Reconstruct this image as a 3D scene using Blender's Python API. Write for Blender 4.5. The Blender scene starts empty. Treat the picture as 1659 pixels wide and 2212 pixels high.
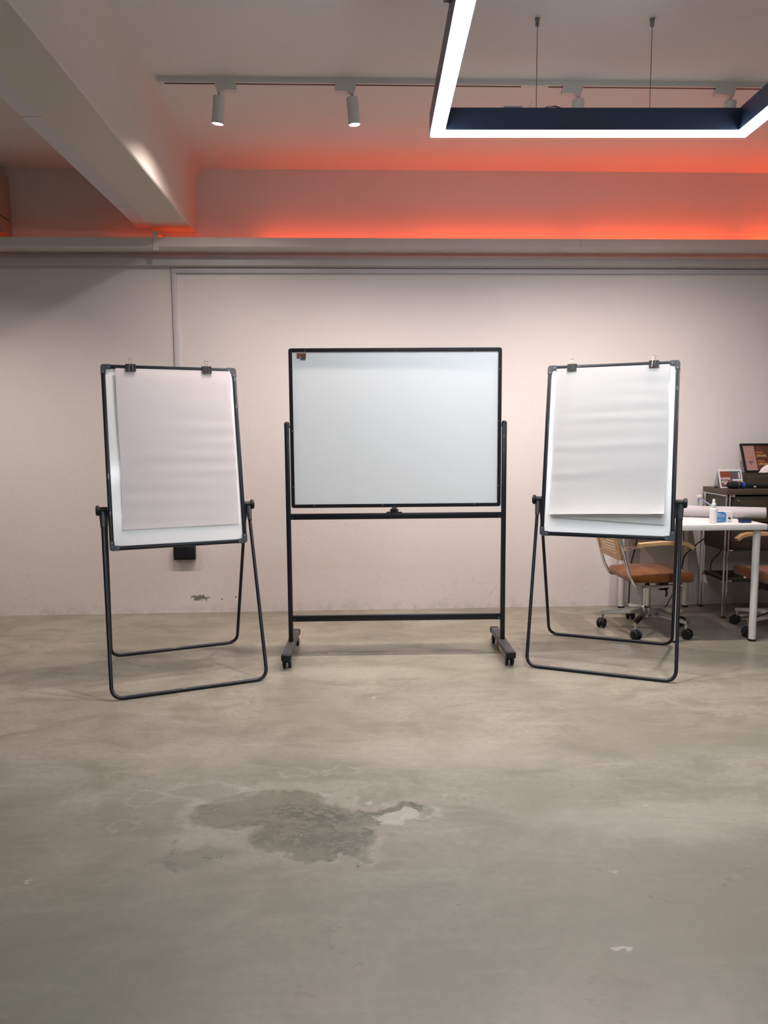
import bpy, bmesh, math, random
from mathutils import Matrix, Vector
random.seed(7)
R = math.radians
C = bpy.context.scene.collection
scene = bpy.context.scene

# ------------------------------------------------------------------ camera, world, exposure
CAM_H = 1.265
PITCH, ROLL, FPX = R(5.87), R(0.42), 1535.0
cd = bpy.data.cameras.new('camera')
cam = bpy.data.objects.new('camera', cd)
C.objects.link(cam)
fw = Vector((0, math.cos(PITCH), -math.sin(PITCH)))
rt0, up0 = Vector((1, 0, 0)), Vector((0, math.sin(PITCH), math.cos(PITCH)))
rt = math.cos(ROLL) * rt0 - math.sin(ROLL) * up0
up = math.cos(ROLL) * up0 + math.sin(ROLL) * rt0
m = Matrix((rt, up, -fw)).transposed().to_4x4()
m.translation = Vector((0, 0, CAM_H))
cam.matrix_world = m
cd.sensor_fit = 'VERTICAL'
cd.sensor_height = 36.0
cd.lens = FPX / 2212.0 * 36.0
cd.clip_start = 0.05
scene.camera = cam

w = bpy.data.worlds.new('world')
scene.world = w
w.use_nodes = True
w.node_tree.nodes['Background'].inputs[0].default_value = (0.6, 0.65, 0.7, 1)
w.node_tree.nodes['Background'].inputs[1].default_value = 0.02

vs = scene.view_settings
vs.view_transform = 'Standard'
vs.look = 'None'
vs.exposure = 0.43
vs.gamma = 1.0
vs.use_curve_mapping = False
scene.cycles.max_bounces = 6
scene.cycles.diffuse_bounces = 4
scene.cycles.glossy_bounces = 3
scene.cycles.caustics_reflective = False
scene.cycles.caustics_refractive = False

PENDANT_STRENGTH = 45.0
PENDANT_COL = (0.87, 0.935, 1.0)
SPOT_W = 100.0
SPOT_COL = (1.0, 0.84, 0.77)
LED_COL = (1.0, 0.085, 0.010)
LED_W = (0.06, 0.10, 0.34, 1.35, 1.9, 2.3, 2.8)
BAY_SPOT_W = 64.0

# ------------------------------------------------------------------ node helpers
class NT:
    def __init__(s, name):
        s.m = bpy.data.materials.new(name)
        s.m.use_nodes = True
        s.t = s.m.node_tree
        s.b = s.t.nodes['Principled BSDF']
    def set(s, sock, v):
        if isinstance(v, bpy.types.NodeSocket):
            s.t.links.new(v, sock)
        elif v is not None:
            if hasattr(sock, 'default_value'):
                try:
                    sock.default_value = v
                except Exception:
                    sock.default_value = (*v, 1)
    def n(s, ty, props=None, **inp):
        nd = s.t.nodes.new(ty)
        for k, v in (props or {}).items():
            setattr(nd, k, v)
        for k, v in inp.items():
            key = int(k[1:]) if k[0] == 'i' and k[1:].isdigit() else k.replace('_', ' ')
            s.set(nd.inputs[key], v)
        return nd
    def pos(s):
        return s.n('ShaderNodeNewGeometry').outputs['Position']
    def obj(s):
        return s.n('ShaderNodeTexCoord').outputs['Object']
    def noise(s, vec, scale, detail=4, rough=.55, dist=0.0):
        return s.n('ShaderNodeTexNoise', None, Vector=vec, Scale=scale, Detail=detail, Roughness=rough, Distortion=dist).outputs['Fac']
    def math(s, op, a, b=None, c=None):
        nd = s.t.nodes.new('ShaderNodeMath'); nd.operation = op
        for i, v in enumerate((a, b, c)):
            if v is not None: s.set(nd.inputs[i], v)
        return nd.outputs[0]
    def rng(s, v, a, b, c=0.0, d=1.0):
        nd = s.t.nodes.new('ShaderNodeMapRange'); nd.interpolation_type = 'SMOOTHSTEP'
        for i, x in enumerate((v, a, b, c, d)): s.set(nd.inputs[i], x)
        return nd.outputs[0]
    def mix(s, f, a, b):
        nd = s.t.nodes.new('ShaderNodeMix'); nd.data_type = 'RGBA'
        s.set(nd.inputs[0], f); s.set(nd.inputs[6], a if isinstance(a, bpy.types.NodeSocket) else (*a, 1))
        s.set(nd.inputs[7], b if isinstance(b, bpy.types.NodeSocket) else (*b, 1))
        return nd.outputs[2]
    def vmap(s, vec, loc=(0,0,0), scale=(1,1,1)):
        a = s.n('ShaderNodeVectorMath', {'operation': 'SUBTRACT'}, i0=vec, i1=loc).outputs[0]
        return s.n('ShaderNodeVectorMath', {'operation': 'MULTIPLY'}, i0=a, i1=scale).outputs[0]
    def length(s, vec):
        return s.n('ShaderNodeVectorMath', {'operation': 'LENGTH'}, i0=vec).outputs['Value']
    def bump(s, h, strength=.3, dist=.01, normal=None):
        nd = s.n('ShaderNodeBump', None, Height=h, Strength=strength, Distance=dist)
        if normal is not None: s.set(nd.inputs['Normal'], normal)
        return nd.outputs[0]

def mat(name, col, rough=.5, metal=0.0, var=.08, scale=30, bump=0.0, coat=0.0, emit=None, estr=0.0, spec=.5):
    k = NT(name)
    if var > 0:
        f = k.noise(k.obj(), scale, 3)
        lo = tuple(c * (1 - var) for c in col); hi = tuple(min(1, c * (1 + var)) for c in col)
        k.set(k.b.inputs['Base Color'], k.mix(f, lo, hi))
        if bump: k.set(k.b.inputs['Normal'], k.bump(f, bump, .002))
    else:
        k.set(k.b.inputs['Base Color'], (*col, 1))
    k.b.inputs['Roughness'].default_value = rough
    k.b.inputs['Metallic'].default_value = metal
    k.b.inputs['Coat Weight'].default_value = coat
    k.b.inputs['Specular IOR Level'].default_value = spec
    if emit:
        k.b.inputs['Emission Color'].default_value = (*emit, 1)
        k.b.inputs['Emission Strength'].default_value = estr
    return k.m

# ------------------------------------------------------------------ materials
def make_floor_mat():
    k = NT('polished_concrete'); p = k.pos()
    wcol = k.n('ShaderNodeTexNoise', None, Vector=p, Scale=4.5, Detail=6, Roughness=.68).outputs['Color']
    wp = k.n('ShaderNodeVectorMath', {'operation': 'MULTIPLY_ADD'}, i0=k.n('ShaderNodeVectorMath', {'operation': 'SUBTRACT'}, i0=wcol, i1=(.5,.5,.5)).outputs[0], i1=(.42,.34,0), i2=p).outputs[0]
    wp2 = k.n('ShaderNodeVectorMath', {'operation': 'MULTIPLY_ADD'}, i0=k.n('ShaderNodeVectorMath', {'operation': 'SUBTRACT'}, i0=wcol, i1=(.5,.5,.5)).outputs[0], i1=(.24,.17,0), i2=p).outputs[0]
    w2 = k.n('ShaderNodeTexNoise', None, Vector=p, Scale=19, Detail=3, Roughness=.6).outputs['Color']
    w2 = k.n('ShaderNodeVectorMath', {'operation': 'SUBTRACT'}, i0=w2, i1=(.5,.5,.5)).outputs[0]
    wp = k.n('ShaderNodeVectorMath', {'operation': 'MULTIPLY_ADD'}, i0=w2, i1=(.07,.06,0), i2=wp).outputs[0]
    wp2 = k.n('ShaderNodeVectorMath', {'operation': 'MULTIPLY_ADD'}, i0=w2, i1=(.09,.06,0), i2=wp2).outputs[0]
    big = k.noise(p, .9, 5, .62, .6)
    med = k.noise(k.vmap(p, (0,0,0), (1.0,1.6,1)), 3.2, 5, .64, .6)
    fine = k.noise(p, 38, 3, .7)
    streak = k.noise(k.vmap(p, (0,0,0), (1.2,9,1)), 2.2, 4, .6, .4)
    col = k.mix(k.rng(big, .3, .7), (.222,.205,.160), (.335,.305,.248))
    col = k.mix(k.math('MULTIPLY', k.rng(med, .40, .68), .75), col, (.180,.166,.124))
    col = k.mix(k.math('MULTIPLY', k.rng(streak, .5, .75), .42), col, (.385,.348,.285))
    col = k.mix(k.math('MULTIPLY', k.rng(fine, .35, .72), .42), col, (.180,.166,.130))
    def blob(q, cx, cy, hx, hy, lo=1.06, hi=.86):
        r = k.length(k.vmap(q, (cx,cy,0), (1/hx,1/hy,0)))
        return k.rng(r, lo, hi), r
    crack = k.n('ShaderNodeTexVoronoi', {'feature': 'DISTANCE_TO_EDGE'}, Vector=k.vmap(wp2,(0,0,0),(1,1.5,1)), Scale=22).outputs['Distance']
    cr = k.rng(crack, .0, .10)
    s1, r1 = blob(wp, -.40, 2.33, .26, .16)
    s2, r2 = blob(wp, -.13, 2.29, .27, .075)
    s3, r3 = blob(wp, -.22, 2.12, .20, .115)
    s4, r4 = blob(wp, -.60, 2.05, .13, .08, 1.1, .6)
    dark = k.math('MAXIMUM', k.math('MAXIMUM', s1, s2), k.math('MAXIMUM', s3, k.math('MULTIPLY', s4, .6)))
    stain = k.mix(k.rng(crack, .03, .22), (.070,.070,.049), (.150,.148,.105))
    stain = k.mix(k.rng(med, .38, .66), stain, (.175,.168,.124))
    rmin = k.math('MINIMUM', k.math('MINIMUM', r1, r2), r3)
    rim = k.math('MULTIPLY', k.rng(rmin, 1.30, 1.10), k.rng(rmin, .98, 1.08))
    rim = k.math('MULTIPLY', rim, k.rng(med, .48, .60))
    col = k.mix(k.math('MULTIPLY', dark, .88), col, stain)
    col = k.mix(k.math('MULTIPLY', rim, .45), col, (.42,.39,.34))
    # chalky spots and small grey pools behind and around it
    for q, cx, cy, hx, hy, d, rm in ((wp2,.03,2.27,.075,.045,-1,.0), (wp2,-.63,2.45,.13,.06,.55,.28), (wp2,-.86,2.40,.06,.05,.55,.3), (wp2,-.33,2.62,.06,.03,.6,.25), (wp2,-.17,2.62,.05,.03,.5,.3), (wp2,.02,2.70,.03,.02,.5,.2), (wp2,.11,2.71,.045,.02,.5,.25), (wp2,-.86,2.22,.05,.03,.3,.3)):
        s_, r_ = blob(q, cx, cy, hx, hy)
        if d < 0:
            col = k.mix(k.math('MULTIPLY', s_, .75), col, (.43,.40,.335)); continue
        col = k.mix(k.math('MULTIPLY', s_, d), col, (.225,.212,.165))
        rm_ = k.math('MULTIPLY', k.math('MULTIPLY', k.rng(r_, 1.5, 1.2), k.rng(r_, .92, 1.15)), k.rng(fine, .35, .55))
        col = k.mix(k.math('MULTIPLY', rm_, rm), col, (.46,.425,.37))
    # broad brown bruises
    for cx, cy, hx, hy, a in ((.85,1.80,.42,.22,.42), (.55,2.42,.20,.10,.35), (-.15,3.1,.40,.14,.32), (1.3,2.9,.6,.18,.32), (-1.3,3.9,.55,.12,.35), (.1,4.35,.6,.09,.35)):
        s_, _ = blob(wp, cx, cy, hx, hy, 1.25, .55)
        col = k.mix(k.math('MULTIPLY', s_, a), col, (.232,.212,.162))
    # greener concrete towards the near side, plus lens vignetting darkened into the colour
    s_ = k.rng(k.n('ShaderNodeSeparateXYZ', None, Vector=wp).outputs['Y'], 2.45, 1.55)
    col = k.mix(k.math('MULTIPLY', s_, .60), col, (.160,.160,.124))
    # paler worn patches
    for cx, cy, hx, hy, a in ((.30,2.75,.45,.16,.35), (.95,2.25,.5,.14,.3), (-.2,3.75,.5,.12,.3), (-.75,2.75,.3,.12,.25)):
        s_, _ = blob(wp, cx, cy, hx, hy, 1.3, .5)
        col = k.mix(k.math('MULTIPLY', s_, a), col, (.400,.365,.305))
    # pin holes and flecks
    gate = k.noise(p, 7, 2)
    vo = k.n('ShaderNodeTexVoronoi', None, Vector=k.vmap(wp2,(0,0,0),(1,1.7,1)), Scale=5.2, Randomness=1.0)
    sp = k.math('MULTIPLY', k.rng(vo.outputs['Distance'], .062, .035), k.rng(gate, .50, .56))
    col = k.mix(k.math('MULTIPLY', sp, .7), col, (.14,.125,.095))
    vo2 = k.n('ShaderNodeTexVoronoi', None, Vector=k.vmap(wp2,(7.3,2.1,0),(1,2.0,1)), Scale=3.6, Randomness=1.0)
    sp2 = k.math('MULTIPLY', k.rng(vo2.outputs['Distance'], .085, .04), k.rng(gate, .50, .44))
    col = k.mix(k.math('MULTIPLY', sp2, .5), col, (.49,.46,.41))
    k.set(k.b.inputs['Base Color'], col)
    ro = k.math('ADD', k.rng(med, .3, .75, .27, .40), k.math('MULTIPLY', dark, -.05))
    k.set(k.b.inputs['Roughness'], ro)
    k.b.inputs['Specular IOR Level'].default_value = .45
    k.set(k.b.inputs['Normal'], k.bump(fine, .05, .006))
    return k.m

def make_plaster(name, col, stain=True, bs=.22):
    k = NT(name); p = k.pos()
    n1 = k.noise(p, 1.3, 4, .6); n2 = k.noise(p, 14, 3, .65); n3 = k.noise(p, 120, 2, .6)
    c = k.mix(n1, tuple(x*.94 for x in col), tuple(min(1,x*1.05) for x in col))
    c = k.mix(k.math('MULTIPLY', k.rng(n3, .3, .75), .10), c, tuple(x*.78 for x in col))
    h = k.math('ADD', k.math('MULTIPLY', n2, .7), k.math('MULTIPLY', n3, .35))
    if stain:
        sep = k.n('ShaderNodeSeparateXYZ', None, Vector=p)
        low = k.rng(sep.outputs['Z'], .55, .05)
        cr = k.n('ShaderNodeTexVoronoi', {'feature':'DISTANCE_TO_EDGE'}, Vector=k.n('ShaderNodeVectorMath', {'operation':'ADD'}, i0=k.vmap(p,(0,0,0),(1,1,1.8)), i1=k.n('ShaderNodeTexNoise', None, Vector=p, Scale=4.0).outputs['Color']).outputs[0], Scale=3.6).outputs['Distance']
        crm = k.math('MULTIPLY', k.math('MULTIPLY', k.rng(cr, .022, .0), low), k.rng(n2, .48, .6))
        c = k.mix(k.math('MULTIPLY', crm, .28), c, tuple(x*.5 for x in col))
        # flaked patches showing grey render near the floor
        fz = k.math('MULTIPLY', k.math('SUBTRACT', k.noise(p, 34, 4, .7), .5), 3.4)
        def flake(cx, cz, hx, hz):
            v = k.vmap(p, (cx,0,cz), (1/hx,0,1/hz))
            r = k.math('ADD', k.length(v), fz)
            return k.rng(r, .92, .78)
        fl = k.math('MAXIMUM', flake(-1.365,.108,.075,.022), k.math('MAXIMUM', flake(-1.20,.100,.010,.010), flake(-1.10,.112,.008,.006)))
        c = k.mix(fl, c, (.20,.185,.15))
        dirt = k.math('MULTIPLY', k.rng(sep.outputs['Z'], .10, .0), k.rng(n2, .4, .65))
        c = k.mix(k.math('MULTIPLY', dirt, .35), c, tuple(x*.62 for x in col))
    k.set(k.b.inputs['Base Color'], c)
    k.b.inputs['Roughness'].default_value = .85
    k.b.inputs['Specular IOR Level'].default_value = .2
    k.set(k.b.inputs['Normal'], k.bump(h, bs, .012))
    return k.m

M = {}
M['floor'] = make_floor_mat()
M['wall'] = make_plaster('wall_plaster', (.71,.662,.645))
M['ceiling'] = make_plaster('ceiling_plaster', (.665,.645,.63), False, .10)
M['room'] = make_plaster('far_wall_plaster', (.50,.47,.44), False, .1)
M['beam'] = make_plaster('beam_plaster', (.60,.555,.51), False, .18)
M['grey'] = mat('painted_grey_metal', (.64,.61,.58), .55, 0, .06, 8)
M['ledge'] = mat('ledge_paint', (.52,.49,.485), .6, 0, .06, 10)
M['trunk'] = mat('pvc_trunking', (.52,.50,.53), .45, 0, .04, 20)
M['track'] = mat('white_track_paint', (.56,.54,.52), .4, 0, .03)
M['spotw'] = mat('white_spot_paint', (.55,.53,.51), .45, 0, .03)
M['slot'] = mat('black_slot', (.012,.010,.010), .6, 0, 0)
M['black'] = mat('black_enamel', (.0075,.0095,.014), .34, 0, .15, 60, coat=.08, spec=.35)
M['blackmatte'] = mat('black_plastic', (.0075,.0085,.0105), .5, 0, .15, 80, spec=.35)
M['capgrey'] = mat('charcoal_plastic', (.030,.036,.045), .42, 0, .1, 80)
M['footgrey'] = mat('charcoal_powder_coat', (.045,.045,.048), .45, 0, .15, 120)
M['hubgrey'] = mat('grey_plastic', (.16,.17,.185), .45, 0, .05)
def make_wb(name, col):
    k = NT(name); p = k.pos()
    f = k.noise(p, 2.4, 4, .6)
    k.set(k.b.inputs['Base Color'], k.mix(f, tuple(x*.97 for x in col), col))
    k.set(k.b.inputs['Roughness'], k.rng(f, .3, .7, .10, .14))
    return k.m
M['board'] = make_wb('whiteboard_enamel', (.80,.81,.815))
def make_paper(name, col):
    k = NT(name); o = k.obj()
    f = k.noise(o, 9, 5, .6); g = k.noise(o, 220, 2)
    k.set(k.b.inputs['Base Color'], k.mix(f, tuple(x*.97 for x in col), col))
    k.b.inputs['Roughness'].default_value = .8
    k.b.inputs['Specular IOR Level'].default_value = .2
    k.set(k.b.inputs['Normal'], k.bump(k.math('ADD', f, k.math('MULTIPLY', g, .1)), .12, .006))
    return k.m
M['paperL'] = make_paper('flipchart_paper', (.93,.895,.905))  # same stock on both easels; colour raised here to offset dimmer light
M['paperR'] = make_paper('flipchart_paper_dimmed', (.79,.788,.785))  # same stock, colour darkened to offset the stronger light on this easel
M['steel'] = mat('bright_steel', (.62,.58,.55), .18, 1, 0)
M['chrome'] = mat('chrome', (.66,.65,.64), .10, 1, .04, 10)
M['screw'] = mat('zinc_screw', (.60,.60,.62), .3, 1, 0)
M['white'] = mat('white_laminate', (.70,.685,.66), .38, 0, .02, 8)
M['whiteleg'] = mat('white_leg_paint', (.64,.62,.59), .42, 0, .06, 12)
M['roll'] = mat('roll_paper', (.78,.735,.75), .75, 0, .02, 6)
def make_suede():
    k = NT('rust_suede'); o = k.obj()
    f = k.noise(o, 5.5, 4, .6, .6); g = k.noise(o, 260, 2)
    c = k.mix(k.rng(f, .35, .68), (.125,.036,.007), (.245,.080,.019))
    k.set(k.b.inputs['Base Color'], c)
    k.b.inputs['Roughness'].default_value = .9
    k.b.inputs['Specular IOR Level'].default_value = .15
    k.b.inputs['Sheen Weight'].default_value = .3
    k.set(k.b.inputs['Normal'], k.bump(k.math('ADD', f, k.math('MULTIPLY', g, .15)), .5, .01))
    return k.m
M['suede'] = make_suede()
def make_wood(name, a, b, axis=(2,30,30), rough=.45):
    k = NT(name); o = k.obj()
    f = k.noise(k.vmap(o, (0,0,0), axis), 3.0, 5, .6, .8)
    k.set(k.b.inputs['Base Color'], k.mix(k.rng(f, .3, .7), a, b))
    k.b.inputs['Roughness'].default_value = rough
    k.set(k.b.inputs['Normal'], k.bump(f, .08, .003))
    return k.m
M['beech'] = make_wood('pale_beech', (.45,.285,.135), (.56,.375,.190))
M['walnut'] = make_wood('dark_walnut', (.020,.014,.009), (.042,.030,.018), (3,3,30), .5)
M['umber'] = make_wood('umber_panel', (.034,.022,.012), (.060,.040,.020), (2,30,30), .5)
M['olive'] = mat('olive_black_panel', (.026,.025,.017), .5, 0, .15, 40)
M['pend'] = mat('pendant_housing', (.016,.027,.062), .38, 0, .05, 40)
M['glow'] = mat('lit_diffuser', (.9,.9,.9), .6, 0, 0, emit=PENDANT_COL, estr=PENDANT_STRENGTH)
M['spotglow'] = mat('lit_spot_lens', (.9,.9,.9), .4, 0, 0, emit=(1,.93,.86), estr=14.0)
M['ledtape'] = mat('lit_orange_tape', (.9,.3,.1), .5, 0, 0, emit=LED_COL, estr=0.5)
M['wire'] = mat('steel_wire', (.10,.10,.11), .4, 1, 0)
M['drv'] = mat('driver_plastic', (.30,.31,.34), .5, 0, .03)
M['ac'] = mat('aged_beige_plastic', (.46,.36,.27), .5, 0, .05, 6)
M['seam'] = mat('dark_seam', (.04,.033,.027), .7, 0, 0)
M['blue'] = mat('printed_blue', (.035,.21,.50), .5, 0, .03)
M['cardw'] = mat('white_card', (.70,.66,.66), .6, 0, .02)
M['bottle'] = mat('milky_plastic', (.68,.68,.71), .35, 0, .02)
M['navy'] = mat('navy_plastic', (.010,.028,.105), .5, 0, .05)
M['felt'] = mat('charcoal_felt', (.016,.019,.026), .95, 0, .3, 150)
M['pinkp'] = mat('pale_pink_plastic', (.66,.55,.55), .5, 0, .03)
M['slate'] = mat('slate_blue_plastic', (.22,.25,.34), .45, 0, .05)
M['pink'] = mat('poster_dusty_pink', (.33,.185,.165), .6, 0, .04, 20)
M['brown'] = mat('poster_brown', (.085,.026,.015), .55, 0, .15, 8)
M['orange'] = mat('poster_orange', (.42,.135,.035), .6, 0, .05)
M['cream'] = mat('poster_cream', (.52,.34,.12), .6, 0, .05)
M['ink'] = mat('dark_ink', (.035,.022,.026), .6, 0, 0)
M['line'] = mat('poster_faint_line', (.15,.06,.045), .6, 0, 0)
M['whitep'] = mat('white_print', (.72,.70,.68), .6, 0, 0)
M['rust'] = mat('rust_print', (.20,.05,.022), .5, 0, .2, 60)
M['plum'] = mat('plum_print', (.17,.055,.055), .5, 0, .1)
M['slatep'] = mat('slate_print', (.07,.085,.115), .5, 0, .1)
M['acrylic'] = mat('frosted_acrylic', (.62,.62,.65), .25, 0, .02)
M['cobalt'] = mat('cobalt_rubber', (.012,.065,.33), .5, 0, .05)
M['orangeb'] = mat('orange_rubber', (.70,.17,.025), .5, 0, .05)
M['foam'] = mat('black_foam', (.006,.006,.007), .95, 0, .4, 250, bump=.4)
M['dkgreen'] = mat('black_green_plastic', (.010,.015,.016), .35, 0, .05)
M['tissue'] = mat('white_tissue', (.62,.57,.56), .85, 0, .04, 15)

# ------------------------------------------------------------------ mesh helpers
I4 = Matrix.Identity(4)
def T(x, y, z): return Matrix.Translation((x, y, z))
def RX(a): return Matrix.Rotation(a, 4, 'X')
def RY(a): return Matrix.Rotation(a, 4, 'Y')
def RZ(a): return Matrix.Rotation(a, 4, 'Z')
def NB(): return bmesh.new()

def box(bm, c, s, bev=0.0, seg=2, mx=None):
    r = bmesh.ops.create_cube(bm, size=1.0)
    vs_ = r['verts']
    bmesh.ops.scale(bm, vec=s, verts=vs_)
    if bev > 0:
        es = list({e for v in vs_ for e in v.link_edges})
        q = bmesh.ops.bevel(bm, geom=es, offset=bev, segments=seg, profile=.5, affect='EDGES')
        vs_ = list({v for f in q['faces'] for v in f.verts} | {v for v in vs_ if v.is_valid})
    bmesh.ops.translate(bm, vec=c, verts=vs_)
    if mx is not None: bmesh.ops.transform(bm, matrix=mx, verts=vs_)
    return bm

def fillet(pts, rad, n=6):
    pts = [Vector(p) for p in pts]
    out = [pts[0]]
    for i in range(1, len(pts) - 1):
        a, b, c = pts[i-1], pts[i], pts[i+1]
        r_ = rad[i] if isinstance(rad, (list, tuple)) else rad
        d1, d2 = (a-b), (c-b)
        l1, l2 = d1.length, d2.length
        d1.normalize(); d2.normalize()
        ang = d1.angle(d2)
        t = min(r_ / math.tan(ang/2), l1*.49, l2*.49)
        p1, p2 = b + d1*t, b + d2*t
        for k in range(n+1):
            u = k/n
            out.append((1-u)**2*p1 + 2*u*(1-u)*b + u*u*p2)
    out.append(pts[-1])
    return out

def tube(bm, pts, r, seg=10, cap=True, closed=False):
    pts = [Vector(p) for p in pts]
    n = len(pts)
    rr = r if isinstance(r, (list, tuple)) else [r]*n
    tang = []
    for i in range(n):
        if closed: t = pts[(i+1) % n] - pts[i-1]
        else: t = pts[min(i+1, n-1)] - pts[max(i-1, 0)]
        tang.append(t.normalized())
    ref = Vector((0,0,1)) if abs(tang[0].z) < .9 else Vector((1,0,0))
    nrm = tang[0].cross(ref).normalized()
    rings = []
    for i in range(n):
        if i:
            ax = tang[i-1].cross(tang[i])
            if ax.length > 1e-8:
                nrm = Matrix.Rotation(tang[i-1].angle(tang[i]), 3, ax.normalized()) @ nrm
        bn = tang[i].cross(nrm).normalized()
        rings.append([bm.verts.new(pts[i] + rr[i]*(math.cos(2*math.pi*k/seg)*nrm + math.sin(2*math.pi*k/seg)*bn)) for k in range(seg)])
    for i in range(n - (0 if closed else 1)):
        a, b = rings[i], rings[(i+1) % n]
        for k in range(seg):
            bm.faces.new((a[k], a[(k+1) % seg], b[(k+1) % seg], b[k]))
    if cap and not closed:
        bm.faces.new(rings[0][::-1]); bm.faces.new(rings[-1])
    return bm

def lathe(bm, prof, mx=I4, seg=20):
    """prof: list of (r, z) from bottom to top, axis = local z"""
    rings = []
    for r, z in prof:
        if r < 1e-6: rings.append([bm.verts.new(mx @ Vector((0,0,z)))])
        else: rings.append([bm.verts.new(mx @ Vector((r*math.cos(2*math.pi*k/seg), r*math.sin(2*math.pi*k/seg), z))) for k in range(seg)])
    for a, b in zip(rings, rings[1:]):
        if len(a) == 1 and len(b) == 1: continue
        for k in range(seg):
            k2 = (k+1) % seg
            if len(a) == 1: bm.faces.new((a[0], b[k2], b[k]))
            elif len(b) == 1: bm.faces.new((a[k], a[k2], b[0]))
            else: bm.faces.new((a[k], a[k2], b[k2], b[k]))
    if len(rings[0]) > 1: bm.faces.new(rings[0][::-1])
    if len(rings[-1]) > 1: bm.faces.new(rings[-1])
    return bm

def prism(bm, poly, z0, z1, mx=I4):
    a = [bm.verts.new(mx @ Vector((x, y, z0))) for x, y in poly]
    b = [bm.verts.new(mx @ Vector((x, y, z1))) for x, y in poly]
    n = len(poly)
    bm.faces.new(a[::-1]); bm.faces.new(b)
    for i in range(n): bm.faces.new((a[i], a[(i+1) % n], b[(i+1) % n], b[i]))
    return bm

def rrect(w_, h_, r_, n=5):
    o = []
    for cx, cy, a0 in ((w_/2-r_, h_/2-r_, 0), (-w_/2+r_, h_/2-r_, 90), (-w_/2+r_, -h_/2+r_, 180), (w_/2-r_, -h_/2+r_, 270)):
        for k in range(n+1):
            a = R(a0 + 90*k/n); o.append((cx + r_*math.cos(a), cy + r_*math.sin(a)))
    return o

def ringprism(bm, outer, inner, z0, z1, mx=I4):
    """frame: two loops with the same vertex count"""
    L = [[bm.verts.new(mx @ Vector((x, y, z))) for x, y in lp] for lp, z in ((outer,z0),(outer,z1),(inner,z1),(inner,z0))]
    n = len(outer)
    for q in range(4):
        a, b = L[q], L[(q+1) % 4]
        for i in range(n): bm.faces.new((a[i], a[(i+1) % n], b[(i+1) % n], b[i]))
    return bm

def obj(name, bm, m, parent=None, mx=None, smooth=35):
    bmesh.ops.recalc_face_normals(bm, faces=bm.faces[:])
    me = bpy.data.meshes.new(name)
    bm.to_mesh(me); bm.free()
    for mm in (m if isinstance(m, (list, tuple)) else [m]): me.materials.append(mm)
    if smooth:
        for p in me.polygons: p.use_smooth = True
        me.set_sharp_from_angle(angle=R(smooth))
    o = bpy.data.objects.new(name, me)
    C.objects.link(o)
    if parent is not None: o.parent = parent
    if mx is not None: o.matrix_local = mx
    return o

def thing(name, label, cat, mx=I4, group=None):
    o = bpy.data.objects.new(name, None)
    C.objects.link(o)
    o.empty_display_size = .05
    o.matrix_world = mx
    return tag(o, label, cat, group)
def tag(o, label, cat, group=None):
    o['label'] = label; o['category'] = cat
    if group: o['group'] = group
    return o
def struct(o, label=None):
    o['kind'] = 'structure'
    if label: o['label'] = label
    return o
def dup(o, parent=None):
    c = o.copy(); C.objects.link(c)
    if parent is not None:
        c.parent = parent
    for ch in [x for x in bpy.data.objects if x.parent is o]: dup(ch, c)
    return c
def text(name, s, size, m, parent, mx, sx=1.0, ext=.0004, align='CENTER'):
    cu = bpy.data.curves.new(name, 'FONT')
    cu.body = s; cu.size = size; cu.extrude = ext; cu.align_x = align; cu.align_y = 'CENTER'; cu.offset = size*.012
    t = bpy.data.objects.new(name, cu)
    C.objects.link(t)
    dg = bpy.context.evaluated_depsgraph_get()
    me = bpy.data.meshes.new_from_object(t.evaluated_get(dg))
    bpy.data.objects.remove(t)
    me.materials.clear(); me.materials.append(m)
    o = bpy.data.objects.new(name, me)
    C.objects.link(o)
    o.parent = parent; o.matrix_local = mx @ Matrix.Diagonal((sx, 1, 1, 1))
    return o
def lamp(name, ty, parent, mx, energy, col, **kw):
    l = bpy.data.lights.new(name, ty)
    l.energy = energy; l.color = col
    for k_, v in kw.items(): setattr(l, k_, v)
    o = bpy.data.objects.new(name, l)
    C.objects.link(o)
    if parent: o.parent = parent
    o.matrix_local = mx
    return o

# ------------------------------------------------------------------ the room
WY0, WS = 5.20, .04
WA = math.atan(WS)
def wy(x): return WY0 + WS*x
WM = T(0, WY0, 0) @ RZ(WA)            # local x along wall, -y towards the camera
CEIL = 3.14
XL, XR, YF = -4.4, 4.8, -3.6
def wl(px, pz, off=0.0): return WM @ Vector((px, -off, pz))

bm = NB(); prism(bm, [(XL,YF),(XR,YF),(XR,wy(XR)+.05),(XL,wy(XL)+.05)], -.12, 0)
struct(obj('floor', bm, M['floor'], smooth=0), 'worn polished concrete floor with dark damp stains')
bm = NB(); box(bm, ((XL+XR)/2, .1, (CEIL+.3)/2-.1), (XR-XL+.4, .2, CEIL+.3))
struct(obj('wall_back', bm, M['wall'], mx=WM, smooth=0), 'pinkish white plaster wall behind the boards')
bm = NB(); prism(bm, [(XL-.1,YF-.1),(XR+.1,YF-.1),(XR+.1,wy(XR)+.1),(XL-.1,wy(XL)+.1)], CEIL, CEIL+.15)
ceiling = struct(obj('ceiling', bm, M['ceiling'], smooth=0), 'grey painted concrete ceiling')
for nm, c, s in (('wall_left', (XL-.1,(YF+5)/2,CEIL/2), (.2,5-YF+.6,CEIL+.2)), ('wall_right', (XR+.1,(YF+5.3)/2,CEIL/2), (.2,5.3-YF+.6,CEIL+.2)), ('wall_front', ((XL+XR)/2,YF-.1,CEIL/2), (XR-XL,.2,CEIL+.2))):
    bm = NB(); box(bm, c, s); struct(obj(nm, bm, M['room'], smooth=0))

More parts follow.
